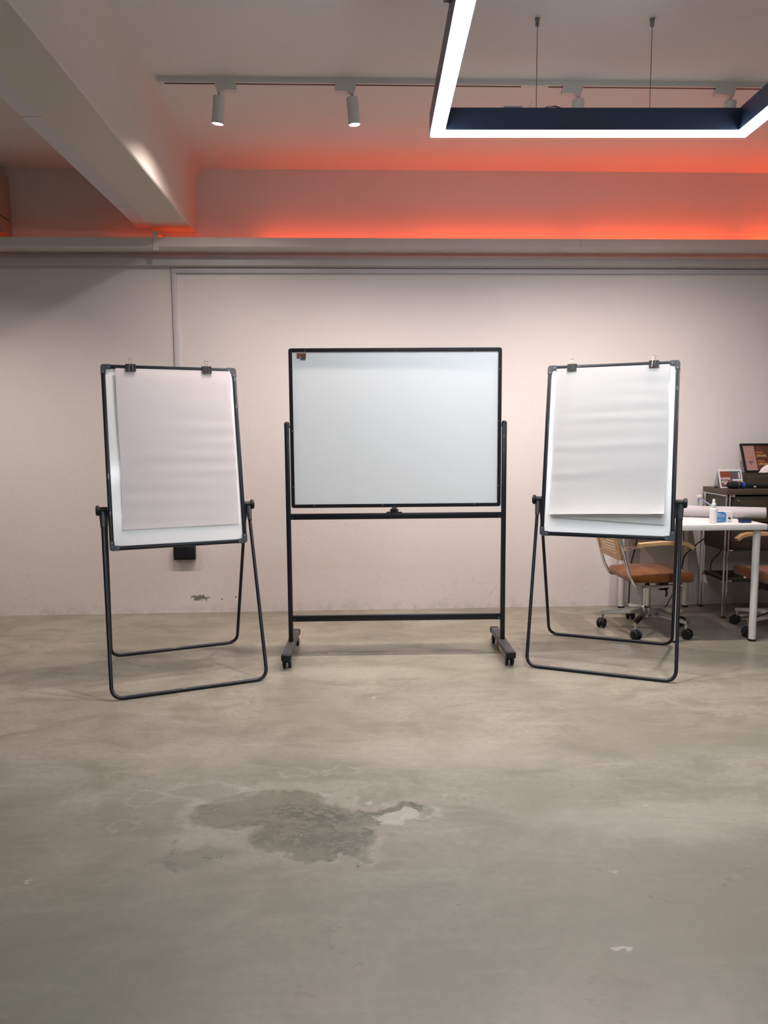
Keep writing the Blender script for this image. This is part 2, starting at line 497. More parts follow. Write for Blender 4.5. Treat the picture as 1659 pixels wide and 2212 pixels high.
# ceiling beam running from the wall over the left side, slightly wavy plaster edges
BZ = 2.705
def beam_mesh():
    bm = NB(); rows = []
    n = 26
    rnd = random.Random(3)
    for i in range(n+1):
        y = YF + (wy(-1.45)+.02-YF)*i/n
        xr = -1.225 - .029*(y-2.6) + rnd.uniform(-.004,.004)
        xl = -1.500 - .034*(y-2.9) + rnd.uniform(-.004,.004)
        zb = BZ + rnd.uniform(-.003,.003)
        xt = xr + .035
        rows.append([bm.verts.new(v) for v in ((xl,y,CEIL+.01),(xl,y,zb+.006),(xl+.006,y,zb),(xr-.007,y,zb),(xr,y,zb+.007),(xr+.006,y,CEIL-.09),(xt+.03,y,CEIL+.01))])
    for a, b in zip(rows, rows[1:]):
        for k in range(6): bm.faces.new((a[k], a[k+1], b[k+1], b[k]))
    bm.faces.new(rows[0]); bm.faces.new(rows[-1][::-1])
    return bm
struct(obj('ceiling_beam', beam_mesh(), M['beam'], smooth=40), 'deep plastered ceiling beam on the left')

# ------------------------------------------------------------------ things on the back wall
tray = thing('cable_tray', 'long pale grey cable tray hung along the back wall, orange light glowing above it', 'cable tray', WM)
TW = XR - XL - .1
bm = NB()
prof = [(-.20,2.566),(-.20,2.624),(-.192,2.624),(-.192,2.574),(-.036,2.574),(-.036,2.590),(-.030,2.590),(-.030,2.566)]
prism(bm, prof, -TW/2+.2, TW/2+.2, Matrix(((0,0,1,0),(1,0,0,0),(0,1,0,0),(0,0,0,1))))
obj('channel', bm, M['grey'], tray, smooth=0)
for sx in (-1.53, 3.2):
    bm = NB(); box(bm, (sx,-.2035,2.600), (.036,.006,.124), .002); box(bm, (sx,-.105,2.663), (.030,.190,.005)); box(bm, (sx,-.010,2.63), (.030,.006,.06))
    obj('strap', bm, M['grey'], tray, smooth=0)
for sx in (-1.12, 1.36):
    bm = NB(); box(bm, (sx,-.2005,2.595), (.004,.004,.058)); obj('joint', bm, M['ledge'], tray, smooth=0)

led = thing('led_strip', 'orange glowing light strip hidden in the tray on the back wall', 'light strip', WM)
bm = NB(); box(bm, (.2,-.074,2.592), (TW-.2,.012,.006)); obj('tape', bm, M['ledtape'], led, smooth=0)
xs = [-3.5, -2.45, -1.35, -.30, .80, 1.95, 3.15]
for x_, e in zip(xs, LED_W):
    lamp('led_light', 'AREA', led, T(x_,-.074,2.602) @ RX(math.pi), e, LED_COL, shape='RECTANGLE', size=1.1, size_y=.012)

bm = NB(); box(bm, (.2,-.025,2.503), (TW,.05,.055), .006); box(bm, (.2,-.012,2.475), (TW,.024,.012), .002)
struct(obj('trim_1', bm, M['ledge'], mx=WM, smooth=30), 'narrow painted ledge under the cable tray')

tk = thing('cable_trunking', 'thin lilac-grey cable trunking crossing under the ledge and dropping behind the left easel', 'trunking', WM)
bm = NB(); box(bm, (1.55,-.011,2.448), (6.06,.022,.032), .002); obj('horizontal_run', bm, M['trunk'], tk)
bm = NB(); box(bm, (-1.463,-.011,1.47), (.032,.022,1.924), .002); obj('vertical_run', bm, M['trunk'], tk)

sb = thing('wall_socket_box', 'small black box fixed low on the wall, shown under the left easel board', 'socket box', WM @ T(-1.455,0,.40))
bm = NB(); box(bm, (0,-.0225,.0525), (.155,.045,.105), .006); obj('housing', bm, M['blackmatte'], sb)
bm = NB(); box(bm, (0,-.047,.0525), (.12,.006,.075), .002); obj('face_plate', bm, M['black'], sb)

bt = thing('beam_duct', 'slim bluish grey duct fixed along the left edge of the ceiling beam', 'duct', I4)
def beam_duct():
    bm = NB(); rows = []
    for i in range(21):
        y = -3.4 + (5.02+3.4)*i/20
        xl = -1.500 - .034*(y-2.9)
        rows.append([bm.verts.new(v) for v in ((xl+.004,y,BZ+.075),(xl-.095,y,BZ+.075),(xl-.095,y,BZ+.005),(xl+.004,y,BZ+.005))])
    for a, b in zip(rows, rows[1:]):
        for k in range(4): bm.faces.new((a[k], a[(k+1)%4], b[(k+1)%4], b[k]))
    bm.faces.new(rows[0]); bm.faces.new(rows[-1][::-1])
    return bm
obj('duct_body', beam_duct(), M['trunk'], bt, smooth=20)
for y in (1.6, 3.35, 4.6):
    xl = -1.500 - .034*(y-2.9)
    bm = NB(); box(bm, (xl-.05,y,BZ+.041), (.097,.02,.074), .001); obj('clip_band', bm, M['trunk'], bt)

ac = thing('air_conditioner', 'beige wall-mounted air conditioner at the far left under the ceiling', 'air conditioner', WM @ T(-2.985,-.002,2.675))
prof = [(0,.0),(-.12,.0),(-.185,.07),(-.19,.30),(-.15,.365),(0,.39)]
bm = NB(); prism(bm, prof, -.42, .42, Matrix(((0,0,1,0),(1,0,0,0),(0,1,0,0),(0,0,0,1)))); obj('housing', bm, M['ac'], ac, smooth=25)
bm = NB(); box(bm, (0,-.1895,.195), (.80,.006,.20), .002); obj('front_panel', bm, M['ac'], ac)
bm = NB(); box(bm, (0,-.150,.036), (.74,.006,.075), mx=I4); obj('air_vane', bm, M['ac'], ac)
bm = NB(); box(bm, (.421,-.10,.10), (.003,.12,.005), mx=I4); obj('side_seam', bm, M['seam'], ac)

# ------------------------------------------------------------------ track and spots
TRM = T(0,3.945,0) @ RZ(math.atan(.035))
def rail(x0, x1, label):
    t = thing('light_track', label, 'track', TRM, 'ceiling lighting track')
    prof = [(-.018,CEIL),(-.018,CEIL-.026),(-.007,CEIL-.026),(-.007,CEIL-.006),(.007,CEIL-.006),(.007,CEIL-.026),(.018,CEIL-.026),(.018,CEIL)]
    bm = NB(); prism(bm, prof, x0, x1, Matrix(((0,0,1,0),(1,0,0,0),(0,1,0,0),(0,0,0,1)))); obj('profile', bm, M['track'], t, smooth=0)
    bm = NB(); box(bm, ((x0+x1)/2,0,CEIL-.016), (x1-x0-.07,.0138,.019)); obj('conductor_slot', bm, M['slot'], t, smooth=0)
    for xe in (x0+.016, x1-.016):
        bm = NB(); box(bm, (xe,0,CEIL-.0135), (.032,.038,.027), .002); obj('end_cap', bm, M['track'], t)
    return t
rail(-1.16, .775, 'white lighting track on the ceiling from the beam to the joint above the pendant')
rail(.855, 3.2, 'white lighting track on the ceiling running off to the right')
cn = tag(obj('track_connector', box(NB(), (.815,0,CEIL-.014), (.079,.037,.028), .002), M['track'], mx=TRM), 'short white connector joining the two ceiling tracks', 'connector')

def spot(x, side, ang_x, ang_y, label, power=None, cone=135):
    t = thing('track_spotlight', label, 'spotlight', TRM @ T(x,0,CEIL-.026), 'track spotlights')
    bm = NB()
    prof = [(-.021,.0),(.082,.0),(.090,-.010),(.090,-.036),(.012,-.038),(.007,-.050),(-.007,-.050),(-.019,-.012)]
    prof = [(px_*side, pz) for px_, pz in prof]
    prism(bm, prof, -.017, .017, Matrix(((1,0,0,0),(0,0,1,0),(0,1,0,0),(0,0,0,1))))
    obj('track_adaptor', bm, M['spotw'], t, smooth=20)
    bm = NB(); tube(bm, [(0,0,-.045),(0,0,-.066)], .0085, 10); obj('swivel_stem', bm, M['spotw'], t)
    hm = T(0,0,-.060) @ RY(ang_y) @ RX(ang_x)
    bm = NB()
    lathe(bm, [(.030,-.128),(.0315,-.126),(.0315,-.006),(.028,-.002),(0,-.002)], hm, 24)
    bm2 = bm
    o = obj('cylinder_body', bm2, M['spotw'], t)
    bm = NB(); lathe(bm, [(.0285,-.1305),(.0285,-.128)], hm, 24); obj('lens', bm, M['spotglow'], t)
    bm = NB(); ringprism(bm, [(.0316*math.cos(2*math.pi*k/24), .0316*math.sin(2*math.pi*k/24)) for k in range(24)], [(.0290*math.cos(2*math.pi*k/24), .0290*math.sin(2*math.pi*k/24)) for k in range(24)], -.134, -.126, hm); obj('rim', bm, M['spotw'], t)
    lamp('spot_light', 'SPOT', t, hm @ T(0,0,-.136), power or SPOT_W, SPOT_COL, spot_size=R(cone), spot_blend=1.0, shadow_soft_size=.022)
    return t
spot(-.845, 1, R(9), R(7), 'white cylinder track spotlight nearest the beam, tilted to the left', 78.0, 144)
spot(-.152, -1, R(6), R(-5), 'white cylinder track spotlight above the whiteboard, left of the pendant')
spot(1.050, -1, R(6), R(0), 'white cylinder track spotlight seen above the middle of the pendant frame')
spot(1.873, -1, R(8), R(0), 'white cylinder track spotlight at the far right, partly behind the pendant')

rail(-4.2, -2.05, 'white lighting track on the ceiling left of the beam, outside the frame')
spot(-2.55, 1, R(17), R(0), 'white track spotlight in the bay left of the beam, nearer the beam', BAY_SPOT_W, 92)
spot(-3.35, 1, R(17), R(0), 'white track spotlight in the bay left of the beam, further left', BAY_SPOT_W, 92)

# ------------------------------------------------------------------ pendant
PW, PL = 1.468, 1.50
PM = T(.222,3.428,2.643) @ RZ(R(1.0))      # far left outer corner; local -y comes towards the camera
pd = thing('pendant_light', 'large dark rectangular pendant frame with glowing white underside', 'pendant light', PM)
bw, bh = .066, .100
for cx, cy, sx, sy in ((PW/2,-bw/2,PW,bw), (PW/2,-PL+bw/2,PW,bw), (bw/2,-PL/2,bw,PL-2*bw), (PW-bw/2,-PL/2,bw,PL-2*bw)):
    bm = NB(); box(bm, (cx,cy,bh/2+.004), (sx,sy,bh-.004)); obj('housing', bm, M['pend'], pd, smooth=0)
e = .004
for poly in ([(e,-e),(PW-e,-e),(PW-bw+e,-bw+e),(bw-e,-bw+e)], [(e,-PL+e),(bw-e,-PL+bw-e),(PW-bw+e,-PL+bw-e),(PW-e,-PL+e)],
             [(e,-e),(bw-e,-bw+e),(bw-e,-PL+bw-e),(e,-PL+e)], [(PW-e,-e),(PW-e,-PL+e),(PW-bw+e,-PL+bw-e),(PW-bw+e,-bw+e)]):
    bm = NB(); prism(bm, poly, -.001, .0038); obj('diffuser', bm, M['glow'], pd, smooth=0)
for wx, wy_ in ((.483,-.033),(1.003,-.033),(.033,-.52),(.033,-1.10),(PW-.033,-.52),(PW-.033,-1.10),(.483,-PL+.033),(1.003,-PL+.033)):
    bm = NB(); tube(bm, [(wx,wy_,.10),(wx+.001,wy_,CEIL-2.643-.03)], .0016, 6); wo = obj('suspension_wire', bm, M['wire'], pd)
    bm = NB(); lathe(bm, [(.004,0),(.009,.003),(.009,.028),(.012,.030),(.012,.0335)], T(wx,wy_,CEIL-2.643-.0345), 12); obj('ceiling_grip', bm, M['hubgrey'], wo)
    bm = NB(); lathe(bm, [(.006,.0),(.006,.010),(.003,.014)], T(wx,wy_,.10), 10); obj('frame_grip', bm, M['blackmatte'], wo)
bm = NB(); box(bm, (.375,-.033,.110), (.085,.03,.016), .003); obj('driver_box', bm, M['drv'], pd)
bm = NB(); box(bm, (.545,-.033,.112), (.022,.016,.020), .003); obj('cable_joiner', bm, M['drv'], pd)
bm = NB(); tube(bm, fillet([(.505,-.033,.104),(.53,-.033,.118),(.57,-.033,.122),(.605,-.033,.112),(.615,-.033,.103)], .02), .0025, 6); obj('cable', bm, M['blackmatte'], pd)
bm = NB(); tube(bm, fillet([(.432,-.033,.104),(.452,-.033,.118),(.466,-.033,.145)], .02), .0007, 5); obj('loose_wire', bm, M['rust'], pd)
bm = NB(); box(bm, (-.012,-.90,.085), (.026,.05,.010), .001); obj('side_bracket', bm, M['pend'], pd)

# a second frame of the same kind hangs behind the viewer; it shows as glints in the easel boards
pd2 = dup(pd)
pd2.matrix_world = T(.20,.10,2.643)
pd2['label'] = 'second dark rectangular pendant frame hanging behind the viewer'
for o_ in (pd, pd2): o_['group'] = 'rectangular pendant frames'

# ------------------------------------------------------------------ mobile whiteboard
WBM = T(.071,4.08,0) @ RZ(R(1.1))
wb = thing('mobile_whiteboard', 'large white magnetic board on a black wheeled stand in the centre', 'whiteboard', WBM)
BW, BH, BC = 1.203, .90, 1.324
FX = Matrix(((1,0,0,0),(0,0,1,0),(0,1,0,0),(0,0,0,1)))     # (x, z) profile extruded along y
bm = NB(); box(bm, (0,0,BC), (BW-.036,.014,BH-.036)); obj('panel', bm, M['board'], wb, smooth=0)
bm = NB()
ringprism(bm, [(x,z+BC) for x,z in rrect(BW,BH,.014)], [(x,z+BC) for x,z in rrect(BW-.040,BH-.040,.002)], -.013, .013, FX)
ringprism(bm, [(x,z+BC) for x,z in rrect(BW-.008,BH-.008,.012)], [(x,z+BC) for x,z in rrect(BW-.024,BH-.024,.006)], -.0165, -.012, FX)
fr = obj('frame', bm, M['black'], wb, smooth=25)
for sx, sz in ((-.51,.436),(.005,.436),(.45,.436),(-.47,-.436),(-.08,-.436),(.45,-.436),(-.588,.335),(-.588,-.01),(-.588,-.33),(.588,.33),(.588,.04),(.588,-.33)):
    bm = NB(); lathe(bm, [(.0032,0),(.0024,.0015),(0,.002)], T(sx,-.0125,BC+sz) @ RX(R(90)), 8); obj('screw', bm, M['screw'], fr)
for sx in (-1, 1):
    X = sx*.6205
    bm = NB(); box(bm, (X,0,.7175), (.026,.030,1.265), .003); po = obj('post', bm, M['black'], wb)
    bm = NB(); lathe(bm, [(.0150,-.012),(.0155,-.002),(.0145,.008),(.009,.0145),(0,.0165)], T(X,0,1.350), 16); obj('post_cap', bm, M['blackmatte'], po)
    bm = NB(); tube(bm, [(sx*.598,0,BC+.012),(sx*.609,0,BC+.012)], .006, 10); obj('pivot_pin', bm, M['hubgrey'], wb)
    bm = NB(); box(bm, (X,0,.0725), (.048,.530,.034), .004); ft = obj('foot', bm, M['footgrey'], wb)
    for sy in (-1, 1):
        bm = NB(); box(bm, (X,sy*.262,.0715), (.054,.026,.040), .009, 3); obj('end_cap', bm, M['blackmatte'], ft)
        cx, cy = X, sy*.220
        bm = NB(); box(bm, (cx,cy,.045), (.020,.034,.022), .003); lathe(bm, [(.010,.05),(.010,.056)], T(cx,cy,0), 12)
        ca = obj('caster', bm, M['blackmatte'], wb)
        for wx in (-1, 1):
            wm = T(cx+wx*.0155,cy-.006*sy,.0255) @ RY(R(90))
            bm = NB(); lathe(bm, [(.018,-.009),(.0235,-.007),(.0255,-.003),(.0255,.003),(.0235,.007),(.018,.009)], wm, 20); obj('wheel', bm, M['blackmatte'], ca)
            bm = NB(); lathe(bm, [(.0175,.0),(.0175,.0012),(.012,.003),(0,.0036)], wm @ (T(0,0,.0085) if wx > 0 else (RX(R(180)) @ T(0,0,.0085))), 16); obj('wheel_cover', bm, M['hubgrey'], ca)
for z0, z1 in ((.806,.840), (.208,.242)):
    bm = NB(); box(bm, (0,0,(z0+z1)/2), (1.2148,.026,z1-z0), .003); cb = obj('crossbar', bm, M['black'], wb)
    for sx in (-1, 1):
        bm = NB(); lathe(bm, [(.003,0),(.002,.0015),(0,.002)], T(sx*.597,-.0128,(z0+z1)/2-.006) @ RX(R(90)), 8); obj('screw', bm, M['screw'], cb)
bm = NB()
box(bm, (-.012,0,.843), (.090,.026,.006), .002); box(bm, (-.012,0,.854), (.046,.024,.018), .002); box(bm, (-.012,0,.868), (.014,.014,.014))
lt = obj('latch', bm, M['blackmatte'], wb)
bm = NB(); prism(bm, [(-.012+.019*math.cos(a), .881-.017*math.sin(a)) for a in [math.pi*k/10 for k in range(11)]], -.020, -.0165, FX); obj('latch_tab', bm, M['capgrey'], lt, smooth=20)
for sx in (-.042, .018):
    bm = NB(); lathe(bm, [(.005,0),(.003,.004),(.002,.010),(0,.011)], T(sx,0,.8455), 10); obj('latch_screw', bm, M['screw'], lt)
# printed sticker at the upper left corner
st = obj('sticker', box(NB(), (-.5295,-.0075,1.7325), (.052,.0008,.029)), M['rust'], wb, smooth=0)
def bit(x, z, sx, sz, m):
    obj('sticker_print', box(NB(), (x,-.0083,z), (sx,.0006,sz)), m, st, smooth=0)
bit(-.530,1.7215,.050,.006,M['ink']); bit(-.520,1.7130,.031,.0085,M['slatep']); bit(-.535,1.7235,.012,.003,M['whitep']); bit(-.512,1.7215,.010,.005,M['whitep'])
bit(-.5235,1.7150,.008,.004,M['whitep']); bit(-.5225,1.7360,.003,.020,M['ink']); bit(-.5095,1.7360,.003,.018,M['ink']); bit(-.5435,1.7345,.016,.0025,M['orange']); bit(-.515,1.742,.006,.006,M['orange']); bit(-.5435,1.7425,.014,.0022,M['orange'])
bit(-.526,1.7105,.004,.003,M['acrylic']); bit(-.507,1.7155,.003,.009,M['whitep'])

# ------------------------------------------------------------------ flip chart easels
EW, EH = .712, .99
def easel(mx, label, by, bz, lean, hy, hz, yf, yr):
    t = thing('flipchart_easel', label, 'easel', mx, 'flip chart easels')
    BM = T(0,by,bz) @ RX(-lean)
    bm = NB(); box(bm, (0,0,0), (EW-.03,.012,EH-.03)); obj('panel', bm, M['board'], t, BM, smooth=0)
    for sx in (-1, 1):
        bm = NB(); box(bm, (sx*(EW/2-.011),0,0), (.022,.024,EH-.09), .003); box(bm, (sx*(EW/2-.011),-.0125,0), (.007,.003,EH-.092)); obj('side_rail', bm, M['black'], t, BM)
        bm = NB(); box(bm, (0,0,sx*(EH/2-.011)), (EW-.09,.024,.022), .003); box(bm, (0,-.0125,sx*(EH/2-.011)), (EW-.092,.003,.007)); obj('top_rail' if sx > 0 else 'bottom_rail', bm, M['black'], t, BM)
        for sz in (-1, 1):
            poly = fillet([(.0,.05,0),(.0,.0,0),(.05,.0,0)], .018, 6)
            poly = [(p.x,p.y) for p in poly] + [(.05,.0245),(.0265,.0265),(.0245,.05)]
            bm = NB(); prism(bm, [(sx*(EW/2+.001-a), sz*(EH/2+.001-b)) for a, b in poly], -.0145, .0145, FX)
            cc = obj('corner_cap', bm, M['capgrey'], t, BM, smooth=30)
            for a, b in ((.040,.012),(.012,.040)):
                bm = NB(); lathe(bm, [(.0028,0),(.002,.0012),(0,.0016)], T(sx*(EW/2-a),-.0143,sz*(EH/2-b)) @ RX(R(90)), 8); obj('screw', bm, M['screw'], cc)
    for yy, xx in ((yf,.384), (yr,.368)):
        path = [(-xx,hy,hz-.015),(-xx,yy,.0095),(xx,yy,.0095),(xx,hy,hz-.015)]
        bm = NB(); tube(bm, fillet(path, .062, 9), .0095, 12); obj('leg_frame', bm, M['black'], t)
    for sx in (-1, 1):
        bm = NB(); tube(bm, [(sx*.3565,hy,hz),(sx*.398,hy,hz)], .0165, 16); hb = obj('hinge', bm, M['blackmatte'], t)
        bm = NB(); box(bm, (sx*.346,hy-.018,hz-.005), (.012,.046,.052), .004); obj('hinge_plate', bm, M['blackmatte'], hb)
        bm = NB(); lathe(bm, [(.022,0),(.0265,.003),(.0275,.007),(.0265,.016),(.020,.0195),(0,.0205)], T(sx*.396,hy,hz-.002) @ RY(R(90)*sx), 18); obj('clamp_knob', bm, M['blackmatte'], t)
        for yy, xx in ((yf,.384), (yr,.368)):
            d = (Vector((sx*xx,yy,.0095)) - Vector((sx*xx,hy,hz-.015))).normalized()
            s0 = Vector((sx*xx,hy,hz-.006))
            bm = NB(); tube(bm, [s0, s0+d*.035, s0+d*.080, s0+d*.088], [.0150,.0150,.0120,.0118], 10); obj('leg_socket', bm, M['capgrey'], t)
    return t, BM
LM = T(-1.1225,3.852,0) @ RZ(.390)
RM = T(1.2709,4.0196,0) @ RZ(-.381)
eL, bL = easel(LM, 'black framed flip chart easel on the left with pinkish white paper', .022, 1.182, .2021, -.006, .905, -.377, .377)
eR, bR = easel(RM, 'black framed flip chart easel on the right, in front of the table', -.028, 1.195, .2135, -.050, .910, -.352, .352)

def sheet(name, u0, u1, v0, v1, off, wave, m, parent=None, mx=None, seed=1, curl=0.0, skew=(0,0,0,0), nx=26, ny=84, thick=.0008, corner=0.0):
    """paper in board-local coords (x right, z up, -y front)"""
    bm = NB(); rnd = random.Random(seed)
    ph = [rnd.uniform(0,6.28) for _ in range(12)]; am = [rnd.uniform(.5,1.2) for _ in range(40)]
    g = []
    for j in range(ny+1):
        row = []
        v = j/ny
        for i in range(nx+1):
            u = i/nx
            tl, tr, br, bl = skew
            x = u0 + (u1-u0)*u
            ztop = v1 + tl*(1-u) + tr*u; zbot = v0 + bl*(1-u) + br*u
            z = ztop + (zbot-ztop)*v
            k_ = min(1, v*7)
            wv = wave*k_*(math.sin(v*68+ph[0]+.35*math.sin(u*5+ph[1]))*am[int(v*10)]*(.55+.45*math.sin(u*3.1+ph[2]+v*5)) + .6*math.sin(v*41+ph[3]+u*1.4)*math.cos(u*2.2+ph[4]+v*3))
            cu = curl*max(0,(v-.80)/.20)**2*(1-.15*math.cos(u*6)) if curl else 0
            if corner: cu += corner*max(0,(u-.75)/.25)**2*max(0,(v-.9)/.1)**1.5
            row.append(bm.verts.new((x + .0015*math.sin(v*9+ph[5]), -(off[0]+(off[1]-off[0])*v + wave*1.2 + wv + cu), z + cu*.22)))
        g.append(row)
    for a, b in zip(g, g[1:]):
        for i in range(nx): bm.faces.new((a[i], a[i+1], b[i+1], b[i]))
    r = bmesh.ops.solidify(bm, geom=bm.faces[:], thickness=thick)
    return obj(name, bm, m, parent, mx, smooth=60)
pl = sheet('flipchart_paper', -.284, .322, -.390, .4745, (.0165,.0085), .0006, M['paperL'], mx=LM @ bL, seed=4, curl=.003)
tag(pl, 'pinkish white flip chart sheet clipped to the left easel', 'paper', 'flip chart sheets')
pr = thing('flipchart_paper', 'bright white flip chart sheets clipped to the right easel, curling at the bottom', 'paper', RM @ bR, 'flip chart sheets')
sheet('under_sheet', -.302, .304, -.391, .4745, (.0150,.0075), .0008, M['paperR'], pr, I4, seed=9, curl=.006, skew=(0,0,-.022,0))
sheet('top_sheet', -.306, .302, -.378, .4745, (.0168,.0135), .0006, M['paperR'], pr, I4, seed=12, curl=.024, corner=.010, skew=(0,0,.016,-.004))

def clip(mx, label):
    t = thing('binder_clip', label, 'binder clip', mx, 'binder clips on the flip chart easels')
    # triangular steel body folded over the board's top edge: local origin at the spine, -z down
    bm = NB()
    f = [(-.0215,-.040),(-.0205,.0),(.0160,.0),(.0185,-.040),(.0172,-.040),(.0145,-.0018),(-.0190,-.0018),(-.0202,-.040)]
    prism(bm, f, -.026, .026, Matrix(((0,0,1,0),(1,0,0,0),(0,1,0,0),(0,0,0,1))))
    for s in (-1, 1):
        for x0, x1 in ((-.026,-.0135), (-.0085,.0085), (.0135,.026)):
            tube(bm, [(x0,-.0218 if s < 0 else .0190,-.040),(x1,-.0218 if s < 0 else .0190,-.040)], .0020, 8)
    obj('clip_body', bm, M['blackmatte'], t, smooth=25)
    for s in (-1, 1):
        b_ = -.0246 if s < 0 else .0215
        lo = -1 if s < 0 else -.75
        pts = [(-.011,b_,-.040),(-.0055,b_*.85,.010),(-.006,b_*.75,.016),(-.0105,b_*.65,.024),(-.009,b_*.6,.0295),(0,b_*.55,.0315),(.009,b_*.6,.0295),(.0105,b_*.65,.024),(.006,b_*.75,.016),(.0055,b_*.85,.010),(.011,b_,-.040)]
        if s > 0: pts = [(x_, y_+max(0,z_+.0)*.9, z_*.55 if z_ > 0 else z_) for x_, y_, z_ in pts]
        bm = NB(); tube(bm, fillet(pts, .005, 4), .0013, 6); obj('wire_handle', bm, M['steel'], t)
    return t
clip(LM @ bL @ T(-.206,-.001,.4985), 'black binder clip on the left easel, nearer its left corner')
clip(LM @ bL @ T(.194,-.001,.4985), 'black binder clip on the left easel, nearer its right corner')
clip(RM @ bR @ T(-.219,-.001,.4985), 'black binder clip on the right easel, nearer its left corner')
clip(RM @ bR @ T(.222,-.001,.4985), 'black binder clip on the right easel, nearer its right corner')

# ------------------------------------------------------------------ table
TBM = T(2.0216,4.7565,0) @ RZ(R(2.2))
tb = thing('white_table', 'white rectangular table with round white legs beside the right easel', 'table', TBM)
TZ = .735
bm = NB(); box(bm, (0,-.0,TZ-.017), (.562,1.00,.034), .0015); obj('table_top', bm, M['white'], tb)
for sx, sy in ((-1,-1),(1,-1),(-1,1),(1,1)):
    lx, ly = sx*.243, sy*.4525
    bm = NB(); lathe(bm, [(.0215,.014),(.0215,TZ-.036)], T(lx,ly,0), 20); lg = obj('leg', bm, M['whiteleg'], tb)
    bm = NB(); lathe(bm, [(.0225,0),(.0225,.013),(.021,.014)], T(lx,ly,0), 20); obj('foot_cap', bm, M['blackmatte'], lg)
    bm = NB(); lathe(bm, [(.032,TZ-.040),(.032,TZ-.0345)], T(lx,ly,0), 20); obj('mounting_plate', bm, M['hubgrey'], lg)

